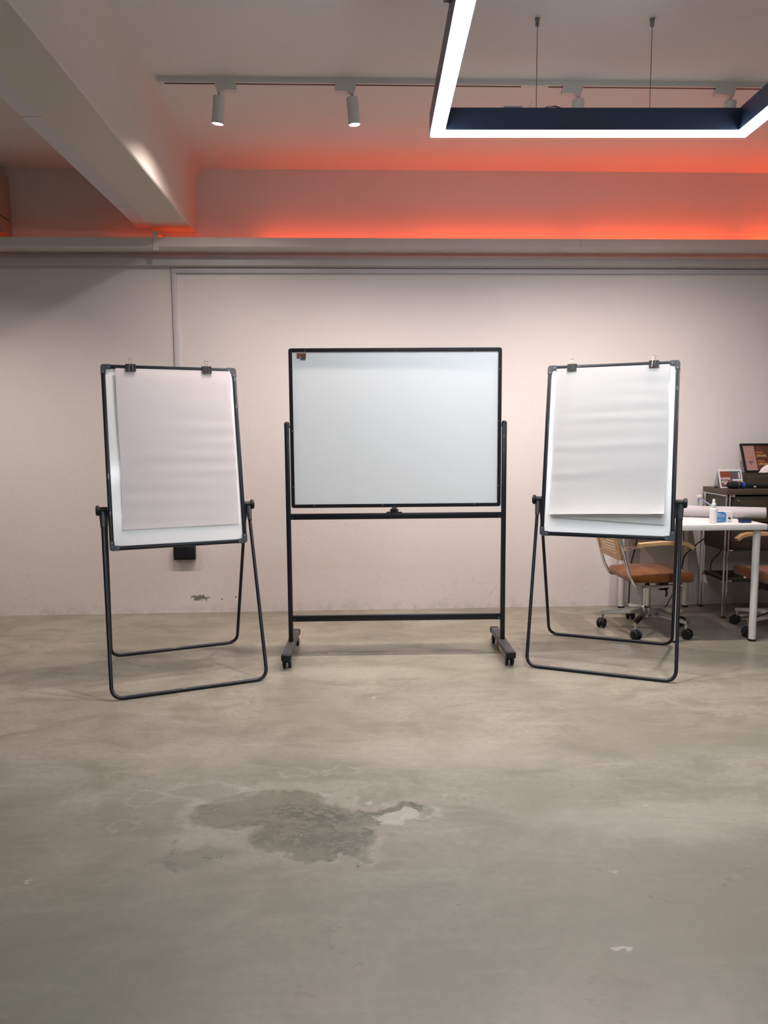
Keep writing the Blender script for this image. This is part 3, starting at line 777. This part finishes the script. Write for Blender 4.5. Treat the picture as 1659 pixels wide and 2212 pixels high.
# ------------------------------------------------------------------ office chairs
def make_chair(mx, label, base_rot):
    t = thing('office_chair', label, 'chair', mx, 'rust-seated swivel chairs at the table')
    bm = NB()
    box(bm, (.012,0,.3805), (.410,.425,.056), .020, 3)
    bmesh.ops.subdivide_edges(bm, edges=bm.edges[:], cuts=2, use_grid_fill=True)
    for v in bm.verts:
        x, y = (v.co.x-.012)/.205, v.co.y/.2125
        if v.co.z > .386: v.co.z += .006*(1-x*x)*(1-y*y) + .006*x - .003*math.sin(y*4)*math.cos(x*3)
        v.co.y *= 1 - .05*(1-x)/2
    obj('seat', bm, M['suede'], t, smooth=50)
    for s in (-1, 1):
        yy = s*.2255
        path = [(.150,s*.17,.352-.018),(-.02,yy,.334),(-.170,yy,.338),(-.212,yy,.420),(-.262,yy,.60),(-.310,yy*.95,.86)]
        bm = NB(); tube(bm, fillet(path, [0,.04,.035,.06,.12,0], 7), .0095, 10); ft = obj('tube_frame', bm, M['chrome'], t)
        path = [(-.160,yy+s*.004,.600),(-.02,yy+s*.010,.612),(.10,yy+s*.006,.612),(.150,yy,.604),(.188,yy-s*.004,.578)]
        pts = fillet(path, .06, 6)
        bm = NB(); rows = []
        for q, p in enumerate(pts):
            tg = (pts[min(q+1,len(pts)-1)] - pts[max(q-1,0)]).normalized(); up_ = Vector((-tg.z,0,tg.x)).normalized()
            wd = .021 if q else .019
            rows.append([bm.verts.new(p + Vector((0,a*wd,0)) + up_*b_) for a, b_ in ((-1,-.011),(1,-.011),(1,.009),(.8,.012),(-.8,.012),(-1,.009))])
        for a, b_ in zip(rows, rows[1:]):
            for k_ in range(6): bm.faces.new((a[k_], a[(k_+1)%6], b_[(k_+1)%6], b_[k_]))
        bm.faces.new(rows[0][::-1]); bm.faces.new(rows[-1])
        ar = obj('armrest', bm, M['beech'], t, smooth=30)
        bm = NB(); tube(bm, [(-.258,yy,.570),(-.235,yy+s*.006,.575),(-.19,yy+s*.006,.584),(-.135,yy+s*.006,.590)], [.011,.0115,.008,.007], 10); obj('arm_bracket', bm, M['chrome'], ar)
    # back: curved beech frame with horizontal slats
    def backpt(y, z, dx=0):
        return Vector((-.236-(z-.50)*.22 - .030*(1-(y/.2)**2) + dx, y, z))
    bm = NB(); rows = []
    outer = rrect(.400,.36,.03,4); inner = rrect(.320,.285,.012,4)
    L4 = []
    for lp, dx in ((outer,-.012),(outer,.012),(inner,.012),(inner,-.012)):
        L4.append([bm.verts.new(backpt(a, .675+b_, dx)) for a, b_ in lp])
    n = len(outer)
    for q in range(4):
        a, b_ = L4[q], L4[(q+1)%4]
        for i in range(n): bm.faces.new((a[i], a[(i+1)%n], b_[(i+1)%n], b_[i]))
    bk = obj('backrest', bm, M['beech'], t, smooth=40)
    for i in range(15):
        z = .546 + i*.0185
        bm = NB(); rows = []
        for q in range(9):
            y = -.164 + .328*q/8
            rows.append([bm.verts.new(backpt(y, z+b_, a)) for a, b_ in ((-.004,-.0055),(.004,-.0055),(.004,.0055),(-.004,.0055))])
        for a, b_ in zip(rows, rows[1:]):
            for k_ in range(4): bm.faces.new((a[k_], a[(k_+1)%4], b_[(k_+1)%4], b_[k_]))
        obj('slat', bm, M['beech'], bk, smooth=40)
    bm = NB(); box(bm, (0,0,.344), (.20,.16,.012), .003); obj('seat_plate', bm, M['blackmatte'], t)
    bm = NB(); box(bm, (.085,-.03,.310), (.060,.075,.066), .006); me_ = obj('tilt_mechanism', bm, M['blackmatte'], t)
    bm = NB(); tube(bm, fillet([(.10,-.05,.285),(.085,-.11,.268),(.055,-.16,.262)], .02), .006, 8); obj('lever', bm, M['blackmatte'], me_)
    bm = NB(); lathe(bm, [(.0185,.290),(.0185,.299),(.0145,.301),(.0145,.344)], I4, 18); obj('gas_lift', bm, M['blackmatte'], t)
    bm = NB(); lathe(bm, [(.0210,.160),(.0210,.290),(.0175,.293)], I4, 20); obj('column', bm, M['chrome'], t)
    bm = NB(); lathe(bm, [(.012,.082),(.018,.086),(.018,.104),(.027,.108),(.031,.125),(.031,.155),(.024,.164)], I4, 20); obj('base_hub', bm, M['chrome'], t)
    for k_ in range(5):
        A = RZ(base_rot + 2*math.pi*k_/5)
        bm = NB()
        a = [bm.verts.new(A @ Vector(v)) for v in ((.022,-.016,.112),(.022,.016,.112),(.022,.013,.156),(.022,-.013,.156))]
        b_ = [bm.verts.new(A @ Vector(v)) for v in ((.288,-.0115,.094),(.288,.0115,.094),(.288,.0090,.112),(.288,-.0090,.112))]
        bm.faces.new(a[::-1]); bm.faces.new(b_)
        for q in range(4): bm.faces.new((a[q], a[(q+1)%4], b_[(q+1)%4], b_[q]))
        bmesh.ops.bevel(bm, geom=bm.edges[:], offset=.003, segments=2, affect='EDGES')
        am_ = obj('base_arm', bm, M['chrome'], t, smooth=40)
        bm = NB(); tube(bm, [A @ Vector((.276,0,.096)), A @ Vector((.276,0,.055))], .0075, 10); obj('caster_stem', bm, M['chrome'], am_)
        cr_ = random.Random(k_*7+1).uniform(-1.2,1.2)
        CM = A @ T(.276,0,0) @ RZ(cr_) @ T(.010,0,.0325)
        bm = NB(); prism(bm, [(.0345*math.cos(R(q)), .0320*math.sin(R(q))) for q in range(-5,196,20)], -.008, .008, CM @ RX(R(90))); cs = obj('caster', bm, M['blackmatte'], t, smooth=35)
        for s in (-1, 1):
            bm = NB(); lathe(bm, [(.016,-.0085),(.0285,-.007),(.0322,-.002),(.0315,.003),(.026,.0085),(.012,.0105),(0,.011)], CM @ T(0,s*.0165,0) @ RX(R(-90)*s), 18); obj('wheel', bm, M['blackmatte'], cs)
    return t
ch1 = make_chair(T(1.722,4.585,0) @ RZ(R(2)), 'rust suede swivel chair left of the table, behind the right easel', R(18))
ch2 = dup(ch1)
ch2.matrix_world = T(2.56,4.50,0) @ RZ(R(184))
ch2['label'] = 'rust suede swivel chair at the right edge of the photo, cut off by the frame'

# ------------------------------------------------------------------ modular cabinet
CX0, CX1, CY0, CY1 = 2.375, 3.30, 4.885, 5.235
cab = thing('modular_cabinet', 'dark panelled cabinet on slim chrome tubes against the right wall', 'cabinet', T(CX0,CY0,0))
CW, CDp, CT = CX1-CX0, CY1-CY0, .900
bm = NB(); box(bm, (CW/2,CDp/2,CT-.018), (CW+.03,CDp+.02,.036), .002); obj('top_panel', bm, M['umber'], cab)
bm = NB(); box(bm, (.010,CDp/2,.668), (.012,CDp-.03,.392)); obj('side_panel', bm, M['olive'], cab, smooth=0)
bm = NB(); box(bm, (CW-.010,CDp/2,.668), (.012,CDp-.03,.392)); obj('side_panel', bm, M['olive'], cab, smooth=0)
bm = NB(); box(bm, (CW/2,CDp-.012,.668), (CW-.04,.010,.392)); obj('back_panel', bm, M['olive'], cab, smooth=0)
for z0, z1 in ((.672,.852), (.484,.664)):
    bm = NB(); box(bm, (CW/2+.008,.014,(z0+z1)/2), (CW-.05,.014,z1-z0), .0015); dr = obj('drop_door', bm, M['walnut'], cab)
    bm = NB(); lathe(bm, [(.007,0),(.009,.006),(.006,.010)], T(.076 if z0 > .6 else .30,.007,z1-.030) @ RX(R(90)), 10); obj('lock', bm, M['steel'], dr)
bm = NB(); box(bm, (CW/2,CDp/2,.474), (CW-.02,CDp-.02,.016)); obj('bottom_panel', bm, M['olive'], cab, smooth=0)
bm = NB(); box(bm, (CW/2,CDp/2,.262), (CW-.02,CDp-.02,.022), .001); obj('lower_shelf', bm, M['olive'], cab)
for px_ in (0, CW):
    for py_ in (0, CDp):
        for dx in (-.012, .012):
            bm = NB(); tube(bm, [(px_+dx,py_+(.006 if py_ else -.006),.008),(px_+dx,py_+(.006 if py_ else -.006),CT-.038)], .0052, 10); po = obj('tube_post', bm, M['chrome'], cab)
        bm = NB(); lathe(bm, [(.020,0),(.020,.006),(.010,.009)], T(px_,py_,0), 12); obj('foot_disc', bm, M['blackmatte'], cab)
        for z in (.474, .262, .858):
            bm = NB(); box(bm, (px_+(.026 if px_ == 0 else -.026),py_+(.004 if py_ else -.004),z), (.034,.018,.020), .003); obj('connector', bm, M['chrome'], cab)
    bm = NB(); tube(bm, [(px_-.014 if px_ == 0 else px_+.014,0,.858),(px_-.014 if px_ == 0 else px_+.014,CDp,.858)], .0048, 8); obj('side_rail', bm, M['chrome'], cab)
    bm = NB(); tube(bm, [(px_,0,.249),(px_,CDp,.249)], .0048, 8); obj('side_rail', bm, M['chrome'], cab)

bx = thing('storage_box', 'dark brown wooden box on the cabinet under the framed sign', 'box', T(2.585,5.045,CT))
bm = NB(); box(bm, (.35,.09,.0485), (.70,.18,.097), .002); obj('box_body', bm, M['umber'], bx)
bm = NB(); box(bm, (.35,.09,.100), (.704,.184,.008), .0015); obj('box_lid', bm, M['walnut'], bx)

# framed sign leaning on the wall
PO = T(2.606,5.128,CT+.105) @ RZ(WA) @ RX(R(-24))
ps = thing('framed_sign', 'black framed pink and brown wireless sign leaning on the wall', 'sign', PO)
bm = NB(); ringprism(bm, [(0,0),(.42,0),(.42,.222),(0,.222)], [(.013,.012),(.407,.012),(.407,.210),(.013,.210)], -.012, .004, FX); obj('frame', bm, M['blackmatte'], ps, smooth=0)
bm = NB(); box(bm, (.0560,-.001,.111), (.086,.006,.198)); obj('pink_panel', bm, M['pink'], ps, smooth=0)
bm = NB(); box(bm, (.2530,-.001,.111), (.308,.006,.198)); br = obj('brown_panel', bm, M['brown'], ps, smooth=0)
TXM = RX(R(90))
text('wifi_lettering', 'WIFI', .030, M['orange'], ps, T(.056,-.0045,.113) @ TXM, .92)
for r_, th in ((.026,.0045), (.016,.0045)):
    poly = [(r_*math.cos(a), r_*math.sin(a)) for a in [R(42+96*q/12) for q in range(13)]] + [((r_-th)*math.cos(a), (r_-th)*math.sin(a)) for a in [R(138-96*q/12) for q in range(13)]]
    bm = NB(); prism(bm, poly, .0042, .0048, T(.057,0,.062) @ TXM); obj('wifi_arc', bm, M['ink'], ps, smooth=0)
bm = NB(); lathe(bm, [(.0055,.0042),(.0055,.0048)], T(.057,0,.064) @ TXM, 12); obj('wifi_dot', bm, M['ink'], ps, smooth=0)
for z in (.128, .062): text('offline_lettering', 'OFFLINE_', .026, M['cream'], ps, T(.108,-.0045,z) @ TXM, .72, align='LEFT')
for z in (.154, .086):
    for q in range(7):
        bm = NB(); box(bm, (.111+q*.0078,-.0044,z), (.0055,.0006,.010)); obj('small_print', bm, M['orange'], ps, smooth=0)
for x_ in (.122, .136):
    bm = NB(); tube(bm, [(x_,-.0042,.208),(x_+.006,-.0042,.184),(x_+.014,-.0042,.162)], .0010, 5); obj('faint_line', bm, M['line'], ps)

# crumpled tissue on the box
bm = NB(); rnd = random.Random(5)
r = bmesh.ops.create_icosphere(bm, subdivisions=3, radius=1)
for v in bm.verts:
    x, y, z = v.co
    k_ = 1 + rnd.uniform(-.10,.10)
    v.co = Vector((x*.085*k_, y*.030*k_, max(0,z+.05)*.062*(1+.35*x)*k_))
ti = tag(obj('crumpled_tissue', bm, M['tissue'], mx=T(2.775,5.085,CT+.1045), smooth=18), 'crumpled white tissue on the brown box before the framed sign', 'tissue')

# ring-bound desk stand
DM = T(2.392,5.040,CT) @ RZ(R(4)) @ Matrix.Diagonal((1.02,1,1.18,1))
ds = thing('desk_stand', 'ring-bound acrylic desk stand with a karaoke card on the cabinet', 'desk stand', DM)
LB = RX(R(-22))
bm = NB(); ringprism(bm, [(0,0),(.168,0),(.168,.118),(0,.118)], [(.009,.006),(.159,.006),(.159,.106),(.009,.106)], -.003, .001, LB @ FX); obj('front_frame', bm, M['acrylic'], ds, smooth=0)
bm = NB(); box(bm, (.0485,-.0005,.056), (.079,.003,.100), mx=LB); cdn = obj('rust_card', bm, M['plum'], ds, smooth=0)
bm = NB(); box(bm, (.0485,-.0023,.088), (.079,.0008,.034), mx=LB); obj('rust_band', bm, M['rust'], cdn, smooth=0)
bm = NB(); box(bm, (.124,-.0005,.056), (.070,.003,.100), mx=LB); cdp = obj('photo_card', bm, M['slatep'], ds, smooth=0)
for x_, z_, sx_, sz_, m_ in ((.127,.050,.064,.009,'cardw'), (.147,.078,.010,.040,'tissue'), (.120,.075,.030,.020,'plum'), (.112,.036,.007,.005,'cardw'), (.130,.036,.007,.005,'cardw')):
    bm = NB(); box(bm, (x_,-.0023,z_), (sx_,.0008,sz_), mx=LB); obj('photo_detail', bm, M[m_], cdp, smooth=0)
text('karaoke_lettering', 'KARAOKE', .019, M['whitep'], ds, LB @ T(.046,-.0028,.059) @ TXM, .78)
text('setup_lettering', 'SETUP', .019, M['whitep'], ds, LB @ T(.036,-.0028,.038) @ TXM, .78)
bm = NB(); lathe(bm, [(.004,.0022),(.004,.0034)], LB @ T(.076,0,.038) @ TXM, 12); obj('white_dot', bm, M['whitep'], ds, smooth=0)
bm = NB(); box(bm, (.088,-.004,.111), (.030,.004,.012), .001, mx=LB); obj('clasp', bm, M['acrylic'], ds)
bm = NB(); box(bm, (.084,.092,.052), (.168,.0015,.112), mx=T(0,0,0) @ T(0,.092,0) @ RX(R(20)) @ T(0,-.092,0)); obj('back_leaf', bm, M['acrylic'], ds, smooth=0)
for x_ in (.014, .060, .098, .146):
    bm = NB(); c_ = LB @ Vector((x_,0,.113)); tube(bm, [c_ + Vector((0,.013+.014*math.cos(a),.004+.016*math.sin(a))) for a in [2*math.pi*q/14 for q in range(14)]], .0009, 5, closed=True); obj('ring', bm, M['steel'], ds)

# microphone
MM = T(2.395,4.962,CT+.0275) @ RZ(R(-2)) @ RY(R(90+1.5))
mc = thing('microphone', 'black microphone with foam cover and cobalt blue band lying on the cabinet', 'microphone', MM)
bm = NB(); lathe(bm, [(0,.0),(.012,.003),(.020,.014),(.0245,.032),(.0245,.060),(.0225,.082),(.018,.090)], I4, 20); obj('foam_head', bm, M['foam'], mc)
bm = NB(); lathe(bm, [(.0235,.074),(.0245,.077),(.0245,.081),(.0235,.084)], I4, 20); obj('steel_collar', bm, M['capgrey'], mc)
bm = NB(); lathe(bm, [(.0195,.084),(.0215,.088),(.0210,.104),(.0195,.108)], I4, 20); obj('neck', bm, M['blackmatte'], mc)
bm = NB(); lathe(bm, [(.0205,.106),(.0240,.108),(.0240,.120),(.0225,.124)], I4, 12); box(bm, (0,0,0), (.010,.010,.012), .002, mx=T(.020,-.004,.116)); obj('blue_band', bm, M['cobalt'], mc, smooth=20)
bm = NB(); lathe(bm, [(.0195,.122),(.0180,.20),(.0160,.285),(.014,.292)], I4, 20); bd = obj('handle', bm, M['dkgreen'], mc)
bm = NB(); box(bm, (0,0,0), (.004,.002,.018), mx=T(.008,-.0172,.190)); box(bm, (0,0,0), (.0025,.002,.012), mx=T(.003,-.0182,.187)); obj('logo_print', bm, M['whitep'], bd, smooth=0)
bm = NB(); box(bm, (0,0,0), (.006,.014,.026), .003, mx=T(-.0235,.004,.088)); obj('orange_tab', bm, M['orangeb'], mc)
bm = NB(); tube(bm, fillet([(0,0,.290),(.002,-.01,.33),(.009,-.03,.42),(.004,-.02,.60)], .05), .0035, 8); obj('cable', bm, M['blackmatte'], mc)
kb = tag(obj('cabinet_knob', lathe(NB(), [(.011,0),(.012,.004),(.010,.010),(.005,.014),(0,.015)], I4, 16), M['blackmatte'], mx=T(2.374,5.075,CT)), 'tiny black domed knob on the left end of the cabinet top', 'knob')
cl2 = tag(obj('white_wristband', tube(NB(), fillet([(.0,0,.003),(.03,-.004,.006),(.06,.002,.004),(.10,0,.006)], .02), .0045, 8), M['cardw'], mx=T(2.395,4.990,CT+.030)), 'small white strip resting behind the microphone head', 'strip')

# ------------------------------------------------------------------ on the table
rl = thing('paper_roll', 'thick roll of white paper lying across the white table', 'paper roll', T(2.12,4.655,TZ+.0395) @ RZ(R(-21)) @ RY(R(90)))
bm = NB(); pts = []
nT = 3.2; NN = 96
for i in range(NN+1):
    a = 2*math.pi*nT*i/NN; r_ = .0285 + (.0390-.0285)*i/NN
    pts.append((r_*math.cos(a+1.2), r_*math.sin(a+1.2)))
rows = [[bm.verts.new((x, y, z)) for x, y in pts] for z in (-.35, .35)]
for i in range(NN): bm.faces.new((rows[0][i], rows[0][i+1], rows[1][i+1], rows[1][i]))
bmesh.ops.solidify(bm, geom=bm.faces[:], thickness=.0008)
obj('rolled_sheet', bm, M['roll'], rl, smooth=50)

sp_ = thing('spray_bottle', 'small white spray bottle standing on the white table', 'bottle', T(2.026,4.345,TZ))
bm = NB(); lathe(bm, [(.0195,0),(.0225,.003),(.0228,.078),(.0200,.089),(.0130,.094)], I4, 24); bb = obj('bottle_body', bm, M['bottle'], sp_)
bm = NB(); prism(bm, [(.0230*math.sin(R(q)), -.0230*math.cos(R(q))) for q in (34,46,58,70,80)] + [(.0226*math.sin(R(q)), -.0226*math.cos(R(q))) for q in (80,70,58,46,34)], .074, .084 - .002, I4); obj('blue_dot_label', bm, M['blue'], bb, smooth=0)
for z0, z1 in ((.030,.040), (.048,.058), (.016,.022)):
    bm = NB(); prism(bm, [(.0233*math.sin(R(q)), -.0233*math.cos(R(q))) for q in (56,66,78)] + [(.0226*math.sin(R(q)), -.0226*math.cos(R(q))) for q in (78,66,56)], z0, z1, I4); obj('label_print', bm, M['slate'], bb, smooth=0)
bm = NB(); lathe(bm, [(.0130,.093),(.0140,.095),(.0140,.118),(.0100,.122)], I4, 20); obj('screw_collar', bm, M['bottle'], sp_)
bm = NB(); lathe(bm, [(.0095,.121),(.0085,.140),(.0070,.148),(0,.149)], I4, 20); box(bm, (-.006,-.002,.134), (.008,.006,.006), .001); obj('nozzle', bm, M['bottle'], sp_)

cb_ = thing('clip_carton', 'blue and white binder clip carton behind the spray bottle', 'carton', T(2.100,4.392,TZ) @ RZ(R(-1)))
bm = NB(); box(bm, (0,.0,.034), (.118,.030,.068), .0006); obj('carton_body', bm, M['cardw'], cb_, smooth=0)
poly = [(-.059,.0003),(.021,.0003),(.021,.044)] + [(.021-.024*(1-math.cos(R(q))), .044+.022*math.sin(R(q))) for q in (20,40,60,80,90)] + [(-.059,.066)]
bm = NB(); prism(bm, poly, .0152, .0158, TXM); bl = obj('blue_face', bm, M['blue'], cb_, smooth=0)
text('carton_lettering', 'BINDER CLIPS', .0125, M['whitep'], bl, T(-.022,-.0161,.042) @ TXM, .78)
for z_, w_ in ((.032,.052), (.015,.040), (.011,.030)):
    bm = NB(); box(bm, (-.018-(.052-w_)/2,-.0161,z_), (w_,.0004,.0016)); obj('fine_print', bm, M['cardw'], bl, smooth=0)
bm = NB(); box(bm, (-.026,-.0161,.054), (.026,.0004,.004)); obj('fine_print', bm, M['cardw'], bl, smooth=0)
bm = NB(); prism(bm, [(.031,.022),(.048,.017),(.051,.028),(.034,.033)], .0152, .0158, TXM); obj('clip_picture', bm, M['ink'], cb_, smooth=0)
bm = NB(); tube(bm, [(.0435+.006*math.cos(a),-.0156,.039+.007*math.sin(a)) for a in [2*math.pi*q/12 for q in range(12)]], .0005, 5, closed=True); obj('clip_picture_handle', bm, M['hubgrey'], cb_)
bm = NB(); box(bm, (.040,-.0156,.006), (.020,.0006,.003)); obj('fine_print', bm, M['hubgrey'], cb_, smooth=0)

er = thing('board_eraser', 'navy blue board eraser with dark felt on the right end of the table', 'eraser', T(2.222,4.352,TZ) @ RZ(R(3)))
bm = NB(); box(bm, (.003,0,.0095), (.066,.036,.019), .002); obj('grip', bm, M['navy'], er)
bm = NB(); box(bm, (0,0,.025), (.072,.040,.014), .005, 3); obj('felt_pad', bm, M['felt'], er)

rd = thing('thin_stick', 'thin slate blue stick with a pale pink tip leaning behind the paper roll', 'stick', I4)
a_, b_ = Vector((2.290,4.775,TZ+.010)), Vector((2.168,4.86,.848))
bm = NB(); tube(bm, [a_, b_], .0058, 10); obj('rod', bm, M['slate'], rd)
bm = NB(); box(bm, b_ + Vector((-.004,0,.008)), (.030,.022,.022), .005); obj('tip', bm, M['pinkp'], rd)
bm = NB(); tube(bm, [b_ + Vector((-.006,.004,-.002)), Vector((2.160,4.87,TZ+.008))], .0060, 10); obj('leg', bm, M['slate'], rd)

# ------------------------------------------------------------------ cables under the table
def cable(label, pts, r_=.0042):
    bm = NB(); tube(bm, fillet(pts, .08, 6), r_, 8)
    tag(obj('power_cable', bm, M['blackmatte']), label, 'cable', 'black cables under the table')
cable('black cable hanging down the wall between the left chair and the table', [(1.93,wy(1.93)-.012,.700),(1.905,wy(1.9)-.012,.56),(1.845,wy(1.85)-.012,.30),(1.84,wy(1.84)-.012,.012)])
cable('black cable drooping from the cabinet to the floor behind the table', [(2.36,5.10,.56),(2.29,5.12,.50),(2.20,5.15,.40),(2.17,5.16,.20),(2.06,5.10,.03),(1.90,4.96,.006),(1.80,4.86,.006)])
cable('black cable looping between the cabinet shelves', [(2.50,5.20,.455),(2.48,5.20,.40),(2.44,5.20,.37),(2.42,5.20,.33),(2.42,5.20,.279)], .0035)
